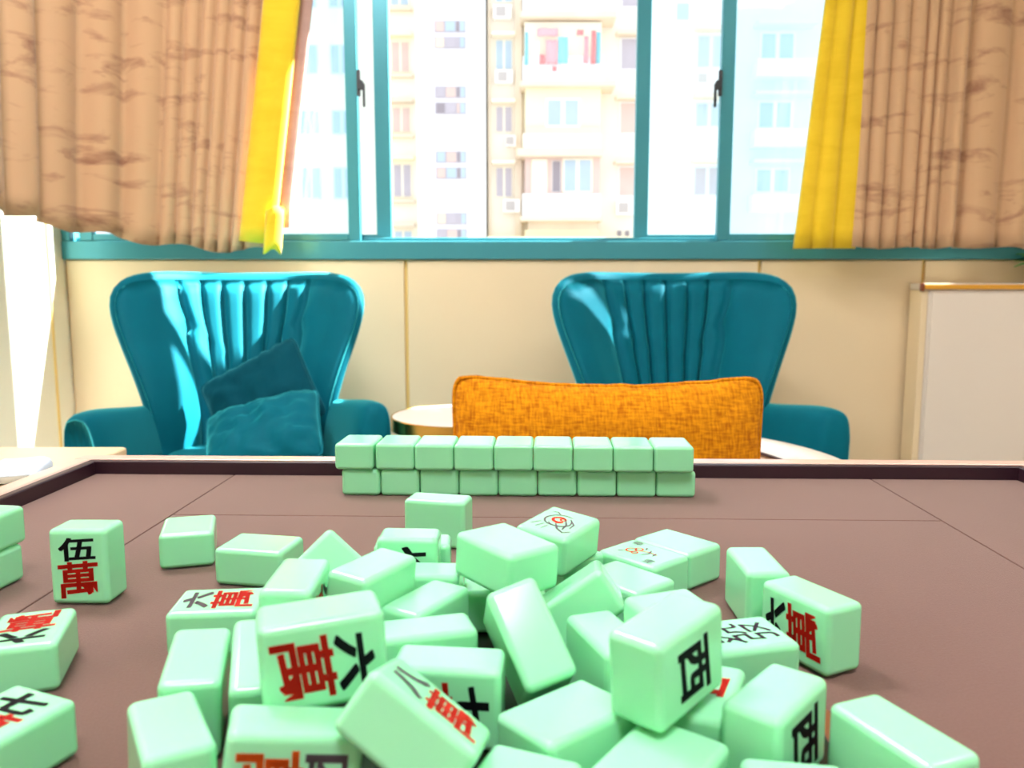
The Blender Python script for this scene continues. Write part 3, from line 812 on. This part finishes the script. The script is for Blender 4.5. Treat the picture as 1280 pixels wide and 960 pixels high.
lathe('column', [(.12, 0.06), (.10, .10), (.10, TZ - .16), (.20, TZ - .15)], 32, 'table_body', mt)
for k in range(4):
    f_ = link('foot', rbox_mesh('foot', .42, .07, .05, .012, 3, (.21, 0, .027)), 'table_body', mt); f_.rotation_euler = (0, 0, math.radians(45 + 90 * k))

# ------------------------------------------------------------------ pale side table left of the mahjong table, with tissues
sd = thing('tea_stand', 'pale wooden stand beside the left rail of the mahjong table', 'side table', (-.70, .80, -.015))
box('top', -.17, .17, -.30, .30, .715, .745, 'side_wood', sd, r=.004)
for (x, y) in ((-.14, -.26), (.14, -.26), (-.14, .26), (.14, .26)):
    box('leg', x - .02, x + .02, y - .02, y + .02, 0, .7155, 'side_wood', sd, r=.003)
tp = thing('tissue_pack', 'white pack of tissues with a blue end on the pale wooden stand', 'tissue pack', (-.558, .905, .7302))
tp.rotation_euler = (0, 0, math.radians(15)); tp.scale = (.45, .6, .62)
def tis(u, v):
    a = u * 2 * math.pi
    k = (1 - (2 * v - 1) ** 6) ** .5
    return (.062 * math.copysign(abs(math.cos(a)) ** .5, math.cos(a)) * (.75 + .25 * k), -.045 + .09 * v, .019 + .019 * k * math.copysign(abs(math.sin(a)) ** .6, math.sin(a)) + .003 * noise.noise(Vector((u * 9, v * 6, 1))))
link('wrapper', grid_mesh('wrapper', tis, 24, 12, True), 'tissue', tp, smooth=True)
link('blue_band', rbox_mesh('blue_band', .020, .088, .020, .004, 2, (-.052, -.002, .0105)), 'tissue_blue', tp)

# ------------------------------------------------------------------ mahjong tiles
TW, TL, TT = .0320, .0420, .0220
tile_me = rbox_mesh('mahjong_tile', TW - .0003, TL - .0002, TT - .0002, .0031, 4)
tile_me.materials.append(M['tile'])
_gl = {}
def glyph(ch, bold):
    k = (ch, bold)
    if k not in _gl:
        c = bpy.data.curves.new('glyph', 'FONT'); c.body = ch; c.size = 1; c.offset = bold; c.resolution_u = 3
        o = bpy.data.objects.new('glyph', c); COL.objects.link(o)
        dg = bpy.context.evaluated_depsgraph_get(); dg.update()
        me = bpy.data.meshes.new_from_object(o.evaluated_get(dg))
        bpy.data.objects.remove(o); bpy.data.curves.remove(c)
        vs_ = [v.co for v in me.vertices]
        x0, x1 = min(v.x for v in vs_), max(v.x for v in vs_); y0, y1 = min(v.y for v in vs_), max(v.y for v in vs_)
        for v in me.vertices:
            x, y = (v.co.x - (x0 + x1) / 2) / (x1 - x0), (v.co.y - (y0 + y1) / 2) / (y1 - y0)
            v.co.x, v.co.y, v.co.z = x, y + .10 * x, 0        # brushed characters rise to the right
        _gl[k] = me
    return _gl[k].copy()
def thick(me, d):
    """brush-thick character: the outline laid down four times, slightly shifted"""
    bm = bmesh.new()
    for (a, b) in ((-d, -d), (d, -d), (-d, d), (d, d)):
        n0 = len(bm.verts); bm.from_mesh(me); bm.verts.ensure_lookup_table()
        for v in bm.verts[n0:]: v.co.x += a; v.co.y += b
    return bm_mesh('glyph', bm)
def stroke_mesh(lines):
    bm = bmesh.new()
    for pts, w in lines:
        n = len(pts)
        L_, R_ = [], []
        for i, p in enumerate(pts):
            a = Vector(pts[max(i - 1, 0)]); b = Vector(pts[min(i + 1, n - 1)]); d = (b - a)
            d = d.normalized() if d.length > 0 else Vector((1, 0)); nn = Vector((-d.y, d.x))
            ww = w * (.35 + .65 * math.sin(math.pi * (i + .5) / n))
            L_.append(bm.verts.new((p[0] + nn.x * ww, p[1] + nn.y * ww, 0))); R_.append(bm.verts.new((p[0] - nn.x * ww, p[1] - nn.y * ww, 0)))
        for i in range(n - 1): bm.faces.new((R_[i], R_[i + 1], L_[i + 1], L_[i]))
    return bm_mesh('strokes', bm)
def put(tile, name, me, m, x=0, y=0, w=1, h=1):
    me.materials.clear(); me.materials.append(M[m])
    o = bpy.data.objects.new(name, me); COL.objects.link(o); o.parent = tile
    o.location = (x, y, TT / 2 + .00003); o.scale = (w, h, 1)
    return o
def wan(tile, num, red='ink_red', black='ink_black'):
    bold = {'伍': .008, '四': .006}.get(num, .026)
    wd = {'一': .006, '二': .011, '三': .012}.get(num, .0125)
    put(tile, 'printed_numeral', thick(glyph(num, bold), .018), black, 0, .0102, .0195, wd)
    put(tile, 'printed_character', thick(glyph('萬', .010), .012), red, 0, -.0066, .0215, .0195)
def honor(tile, ch, m, bold=.012, w=.021, h=.026, x=0):
    put(tile, 'printed_character', thick(glyph(ch, bold), .012 if bold > 0 else .002), m, x, 0, w, h)
def arc(cx, cy, r, a0, a1, n=14, sy=1): return [(cx + r * math.cos(math.radians(a0 + (a1 - a0) * i / (n - 1))), cy + sy * r * math.sin(math.radians(a0 + (a1 - a0) * i / (n - 1)))) for i in range(n)]
def bird(tile):
    put(tile, 'printed_bird', stroke_mesh([(arc(.000, .001, .0085, 60, 300), .0006), (arc(.001, -.001, .0062, -150, 40), .0007), ([(.000, -.004), (.004, -.010), (.009, -.0135), (.012, -.010)], .0007),
        ([(.002, .004), (.006, -.003), (.007, -.010)], .0006), ([(.004, .006), (.009, .000), (.0095, -.006)], .0006), ([(-.004, .009), (-.007, .012), (-.010, .011)], .0005), ([(-.008, -.006), (-.011, -.012)], .0004), ([(-.005, -.008), (-.007, -.014)], .0004), ([(-.002, -.009), (-.003, -.015)], .0004)]), 'ink_grey')
    put(tile, 'printed_spot', stroke_mesh([(arc(-.001, .002, .0035, 0, 340), .0010), (arc(.001, .003, .0016, 0, 340), .0007), ([(-.004, -.001), (.000, -.003), (.003, -.001)], .0006)]), 'ink_red')
def flower(tile):
    put(tile, 'printed_flower', stroke_mesh([(arc(-.002, .007, .0030, 20, 380), .0006), (arc(.002, .0045, .0022, 20, 380), .0006), (arc(-.004, .003, .0018, 20, 380), .0005), ([(.0, .003), (.002, -.003), (.001, -.009)], .0004)]), 'ink_red')
    put(tile, 'printed_sprig', stroke_mesh([([(-.004, -.002), (.000, -.004), (.005, -.002)], .0006), ([(-.002, -.008), (.003, -.007)], .0005), ([(.004, .001), (.007, .003)], .0006), ([(-.008, .012), (-.006, .010)], .0007)]), 'ink_grey')
    put(tile, 'printed_word', glyph('春', .002), 'ink_grey', .010, .012, .0060, .0065)
    put(tile, 'printed_word', glyph('梅', 0), 'ink_grey', -.010, -.012, .0060, .0065)
POSES = {
 'five': ([-0.23307, 0.43193, 0.02115], [[0.9997, -0.0022, -0.0263], [-0.0263, 0.0064, -0.9996], [0.0024, 1.0, 0.0063]]),
 't3': ([-0.20431, 0.4978, 0.01126], [[0.9511, 0.3086, -0.0102], [0.3085, -0.9512, -0.0089], [-0.0125, 0.0053, -0.9999]]),
 't4': ([-0.14819, 0.46214, 0.01123], [[0.1746, 0.9846, -0.0037], [0.9846, -0.1745, 0.0075], [0.0068, -0.0049, -1.0]]),
 't5': ([-0.14077, 0.37491, 0.01108], [[-0.0908, -0.9959, 0.0008], [0.9959, -0.0908, -0.0038], [0.0038, 0.0005, 1.0]]),
 't6': ([-0.12037, 0.29321, 0.01832], [[0.0747, -0.235, -0.9691], [-0.0721, 0.968, -0.2403], [0.9946, 0.0878, 0.0553]]),
 't7': ([-0.09545, 0.293, 0.02107], [[0.1145, -0.2552, -0.9601], [-0.2348, 0.9321, -0.2758], [0.9653, 0.257, 0.0468]]),
 't8': ([-0.06561, 0.26707, 0.0468], [[0.0333, 0.95, 0.3104], [0.0387, 0.3091, -0.9503], [-0.9987, 0.0436, -0.0265]]),
 't9': ([-0.07046, 0.2425, 0.01956], [[-0.1513, 0.9567, 0.2486], [-0.0761, 0.2395, -0.9679], [-0.9856, -0.1653, 0.0365]]),
 't10': ([-0.09355, 0.33754, 0.03294], [[-0.0333, -0.0241, 0.9992], [-0.0008, 0.9997, 0.0241], [-0.9994, 0.0, -0.0333]]),
 't11': ([-0.06387, 0.35514, 0.03166], [[0.0907, 0.4305, -0.898], [-0.0084, 0.9021, 0.4315], [0.9958, -0.0316, 0.0854]]),
 't12': ([-0.05426, 0.41476, 0.02153], [[0.9999, 0.0152, -0.0024], [-0.0026, 0.0179, -0.9998], [-0.0151, 0.9997, 0.018]]),
 't13': ([-0.0548, 0.43665, 0.01604], [[0.001, 0.9993, -0.0384], [0.005, 0.0384, 0.9992], [1.0, -0.0011, -0.0049]]),
 't48': ([-0.00405, 0.40021, 0.011], [[-0.0181, -0.9998, -0.0], [0.9998, -0.0181, 0.0], [-0.0, -0.0, 1.0]]),
 't14': ([-0.04593, 0.39046, 0.0161], [[-0.0048, 0.9981, 0.0622], [0.0014, -0.0622, 0.9981], [1.0, 0.0049, -0.0011]]),
 't15': ([-0.00276, 0.37638, 0.04135], [[0.7544, 0.6541, -0.0555], [0.6557, -0.7548, 0.0159], [-0.0314, -0.0484, -0.9983]]),
 't17': ([0.00619, 0.31314, 0.02816], [[0.081, 0.4002, 0.9128], [-0.7497, -0.5791, 0.3204], [0.6569, -0.7103, 0.2531]]),
 't18': ([0.02926, 0.36209, 0.02329], [[-0.075, -0.8268, 0.5575], [-0.984, -0.0291, -0.1756], [0.1614, -0.5617, -0.8114]]),
 't19': ([0.03968, 0.31789, 0.016], [[-0.0, -0.3275, -0.9448], [0.0, 0.9448, -0.3275], [1.0, -0.0, -0.0]]),
 't20': ([0.02021, 0.27084, 0.01263], [[-0.6005, 0.797, 0.0645], [0.7961, 0.6035, -0.0452], [-0.0749, 0.0243, -0.9969]]),
 't21': ([0.05465, 0.27181, 0.04163], [[0.054, 0.683, 0.7285], [0.0466, 0.727, -0.685], [-0.9975, 0.0709, 0.0074]]),
 't22': ([0.04761, 0.24421, 0.01146], [[-0.8072, 0.5902, -0.0099], [0.59, 0.8073, 0.0167], [0.0179, 0.0076, -0.9998]]),
 't23': ([0.00078, 0.22862, 0.01102], [[0.9236, -0.3835, 0.0016], [-0.3835, -0.9235, 0.0037], [0.0001, -0.0041, -1.0]]),
 't24': ([-0.03064, 0.24256, 0.03198], [[0.1125, -0.8047, 0.5829], [0.948, 0.2626, 0.1796], [-0.2976, 0.5324, 0.7925]]),
 't25': ([-0.02404, 0.29327, 0.01632], [[-0.0124, 0.9972, -0.0737], [0.0023, -0.0737, -0.9973], [-0.9999, -0.0126, -0.0014]]),
 't26': ([-0.03654, 0.32112, 0.01664], [[0.0127, 0.9551, -0.2959], [0.0195, 0.2956, 0.9551], [0.9997, -0.0178, -0.0148]]),
 't27': ([-0.03917, 0.3542, 0.01623], [[0.0072, 0.5004, -0.8657], [0.0129, 0.8656, 0.5005], [0.9999, -0.0148, -0.0003]]),
 'bird': ([0.02495, 0.43122, 0.03315], [[0.8464, 0.5277, 0.0719], [-0.5224, 0.8489, -0.0812], [-0.1038, 0.0311, 0.9941]]),
 't45': ([0.02748, 0.45005, 0.011], [[0.7487, -0.6629, 0.0], [0.6629, 0.7487, 0.0], [-0.0, -0.0, 1.0]]),
 't44': ([0.06495, 0.32512, 0.02085], [[0.9448, -0.0013, 0.3275], [0.3275, -0.0104, -0.9448], [0.0047, 0.9999, -0.0093]]),
 't29': ([0.05921, 0.40741, 0.01116], [[-0.7513, -0.6599, -0.0057], [-0.6599, 0.7513, -0.0034], [0.0065, 0.0012, -1.0]]),
 't30a': ([0.07425, 0.44427, 0.01097], [[0.7494, -0.6621, -0.0009], [0.6621, 0.7494, 0.001], [0.0, -0.0013, 1.0]]),
 't30b': ([0.09768, 0.46572, 0.01101], [[0.7639, 0.6453, 0.0014], [0.6453, -0.7639, 0.0002], [0.0012, 0.0007, -1.0]]),
 't31': ([0.12646, 0.40482, 0.016], [[0.0, 0.0, 1.0], [0.0, 1.0, -0.0], [-1.0, 0.0, 0.0]]),
 't32': ([0.13798, 0.36013, 0.01627], [[0.0017, -0.4365, -0.8997], [0.0112, 0.8997, -0.4364], [0.9999, -0.0093, 0.0065]]),
 't33': ([0.09921, 0.33838, 0.01059], [[-0.2344, -0.9721, -0.0028], [0.9721, -0.2344, -0.0012], [0.0006, -0.003, 1.0]]),
 't34': ([0.06852, 0.28843, 0.01238], [[0.9011, 0.4323, -0.0347], [-0.4332, 0.901, -0.0244], [0.0207, 0.037, 0.9991]]),
 't35': ([0.09242, 0.26858, 0.01629], [[0.0045, 0.6623, 0.7492], [-0.0102, 0.7492, -0.6623], [-0.9999, -0.0046, 0.0101]]),
 't36': ([0.12481, 0.24487, 0.01603], [[-0.006, -0.3746, 0.9272], [-0.0009, 0.9272, 0.3746], [-1.0, 0.0014, -0.0059]]),
 't37': ([0.08546, 0.2221, 0.0113], [[0.9856, -0.1686, 0.0094], [-0.1687, -0.9857, 0.0043], [0.0085, -0.0059, -0.9999]]),
 't38': ([-0.21403, 0.34283, 0.01106], [[-0.9566, 0.2913, 0.0017], [-0.2914, -0.9566, -0.0039], [0.0005, -0.0042, 1.0]]),
 't39': ([-0.18137, 0.26763, 0.01123], [[0.9251, 0.3796, 0.0058], [-0.3796, 0.9251, -0.0096], [-0.009, 0.0067, 0.9999]]),
 't40': ([-0.11112, 0.24731, 0.01627], [[0.0238, -0.5171, -0.8556], [0.0213, 0.8559, -0.5167], [0.9995, -0.0059, 0.0313]]),
 't41': ([-0.09215, 0.37896, 0.0278], [[-0.7558, 0.6271, -0.1885], [0.2261, 0.5201, 0.8236], [0.6146, 0.5799, -0.5349]]),
 't42': ([-0.04882, 0.52718, 0.01604], [[-0.0009, 0.9731, 0.2305], [0.0033, -0.2305, 0.9731], [1.0, 0.0016, -0.003]]),
 'sa': ([-0.30953, 0.44858, 0.01109], [[-0.1255, -0.9921, -0.004], [-0.9921, 0.1255, -0.0005], [0.001, 0.0039, -1.0]]),
 'sb': ([-0.30876, 0.45197, 0.03292], [[-0.1278, -0.9918, -0.0055], [-0.9918, 0.1278, -0.0026], [0.0033, 0.0051, -1.0]]),
 'rowa': ([0.0053, 0.66711, 0.01193], [[0.9997, -0.0256, -0.0053], [-0.0256, -0.9996, -0.0081], [-0.0051, 0.0082, -1.0]]),
 'rowb': ([0.0019, 0.66158, 0.03416], [[0.9988, -0.0499, 0.0018], [-0.0498, -0.9987, -0.0083], [0.0022, 0.0082, -1.0]]),
}
GRP = 'mint mahjong tiles heaped on the felt'
def add_tile(key, label, deco=None, group=GRP, pose=None):
    t_, R_ = pose or POSES[key]
    o = bpy.data.objects.new('mahjong_tile', tile_me); COL.objects.link(o)
    o.matrix_world = Matrix.Translation((t_[0], t_[1], t_[2] + TZ + .0003)) @ Matrix(R_).to_4x4()
    tag(o, label, 'mahjong tile', group)
    if deco: deco(o)
    return o
D_ = lambda n, **k: (lambda o: wan(o, n, **k))
H_ = lambda ch, m, **k: (lambda o: honor(o, ch, m, **k))
TILES = [
 ('five', 'upright mint tile facing forward, black and red character 伍萬, standing alone at left', D_('伍')),
 ('t3', 'blank mint tile lying alone on the felt, right of the upright 伍萬 tile', None),
 ('t4', 'blank mint tile lying lengthwise beside the small blank tile at left of the heap', None),
 ('t5', 'face-up mint tile with sideways red character at the left edge of the heap', D_('六', black='ink_grey')),
 ('t6', 'blank mint tile sloping forward below the sideways face-up tile at left', None),
 ('t7', 'blank mint tile squeezed between the sloping left tile and the large 六萬 tile', None),
 ('t8', 'large mint tile on its long side, black and red 六萬 turned sideways, left of heap', D_('六')),
 ('t9', 'mint tile at the bottom edge with orange sideways 四萬, under the large 六萬 tile', D_('四', red='ink_orange', black='ink_grey')),
 ('t10', 'mint tile on its side directly behind the large sideways 六萬 tile', D_('八', black='ink_grey')),
 ('t11', 'blank mint tile on its side, pointing right, behind the large 六萬 tile', None),
 ('t12', 'upright mint tile with a black stroke, behind the blank tile pointing right', D_('六')),
 ('t13', 'mint tile mostly hidden behind the upright tile with a black stroke', None),
 ('t14', 'blank mint tile wedged left of the big flat tile atop the heap', None),
 ('t15', 'big blank mint tile lying flat near the top middle of the heap', None),
 ('t48', 'blank mint tile hidden under the big flat tile atop the heap', None),
 ('t17', 'blank mint tile leaning steeply with its narrow side forward, middle of the heap', None),
 ('t18', 'blank mint tile tilted diagonally, just right of the steeply leaning tile', None),
 ('t19', 'blank mint tile in the gap below the diagonally tilted tile', None),
 ('t20', 'blank mint tile lying in front of the steeply leaning tile', None),
 ('t21', 'tall mint tile with a black character on its right face, right of centre', H_('西', 'ink_black', bold=.02, w=.020, h=.019)),
 ('t22', 'blank mint tile lying flat under the tall tile with the black character', None),
 ('t23', 'blank mint tile cut by the bottom edge of the picture, just left of centre', None),
 ('t24', 'mint tile tilted to the right with a slanting red 八萬, bottom middle', D_('八', black='ink_grey')),
 ('t25', 'mint tile on its side behind the tilted 八萬 tile', D_('七')),
 ('t26', 'blank mint tile on its side, second behind the tilted 八萬 tile', None),
 ('t27', 'blank mint tile lying aslant between the big flat tile and the large 六萬 tile', None),
 ('bird', 'face-up mint tile with a grey and red bird, behind the big flat tile', bird),
 ('t45', 'face-up mint tile almost hidden beneath the bird tile', H_('東', 'ink_black')),
 ('t44', 'blank mint tile standing close behind the tall tile with the black character', None),
 ('t29', 'blank mint tile lying flat in front of the flower tile', None),
 ('t30a', 'face-up mint tile printed with a small red flower, right of the bird tile', flower),
 ('t30b', 'blank mint tile lying against the far side of the flower tile', None),
 ('t31', 'blank mint tile on its side pointing away, left of the right-hand 六萬 tile', None),
 ('t32', 'mint tile on its side at the right of the heap with sideways red 六萬', D_('六')),
 ('t33', 'face-up mint tile with a thin purple character, in front of the right-hand 六萬 tile', H_('發', 'ink_purple', bold=-.004, w=.020, h=.030)),
 ('t34', 'face-up mint tile showing a bit of red, between the two black-character tiles', H_('中', 'ink_red', w=.017, h=.026, x=.003)),
 ('t35', 'mint tile on its side at bottom right with a dark character on its right face', H_('西', 'ink_black', bold=.02, w=.022, h=.022)),
 ('t36', 'blank mint tile on its side at the bottom right corner of the heap', None),
 ('t37', 'blank mint tile cut by the bottom edge, in front of the dark-character tile', None),
 ('t38', 'face-up mint tile with an upside-down red 萬 at the left picture edge', D_('六')),
 ('t39', 'face-up mint tile with a single black stroke in the bottom left corner', D_('七')),
 ('t40', 'blank mint tile on its side at bottom left, beside the orange 四萬 tile', None),
 ('t41', 'mint tile standing on its corner, a green peak behind the heap at left', None),
 ('t42', 'blank mint tile on its side, farthest of the heap, near the wall of tiles', None),
]
for k_, lb, dc in TILES: add_tile(k_, lb, dc)
add_tile('sa', 'lower mint tile of the two-high stack cut by the left picture edge', group='stack at the left edge')
add_tile('sb', 'upper mint tile of the two-high stack cut by the left picture edge', group='stack at the left edge')
ORD = ['leftmost', 'second from left', 'third from left', 'fourth from left', 'middle', 'fourth from right', 'third from right', 'second from right', 'rightmost']
for key, nm, zb in (('rowa', 'lower', 0.0), ('rowb', 'upper', TT)):
    t_, R_ = POSES[key]; a = math.atan2(R_[1][0], R_[0][0])
    for k in range(9):
        d = (k - 4) * .0321
        j = random.uniform(-.0006, .0006); ja = a + math.radians(random.uniform(-.5, .5))
        if nm == 'upper' and k == 0: d -= .0010; j -= .0012
        c, s = math.cos(ja), math.sin(ja)
        Rm = [[c, s, 0], [s, -c, 0], [0, 0, -1]]
        add_tile(None, '%s mint tile in the %s course of the long wall of tiles' % (ORD[k], nm), group='wall of tiles along the far rail',
                 pose=([t_[0] + d * math.cos(a) - j * math.sin(a), t_[1] + d * math.sin(a) + j * math.cos(a), zb + TT / 2 + (.0001 if zb else 0)], Rm))
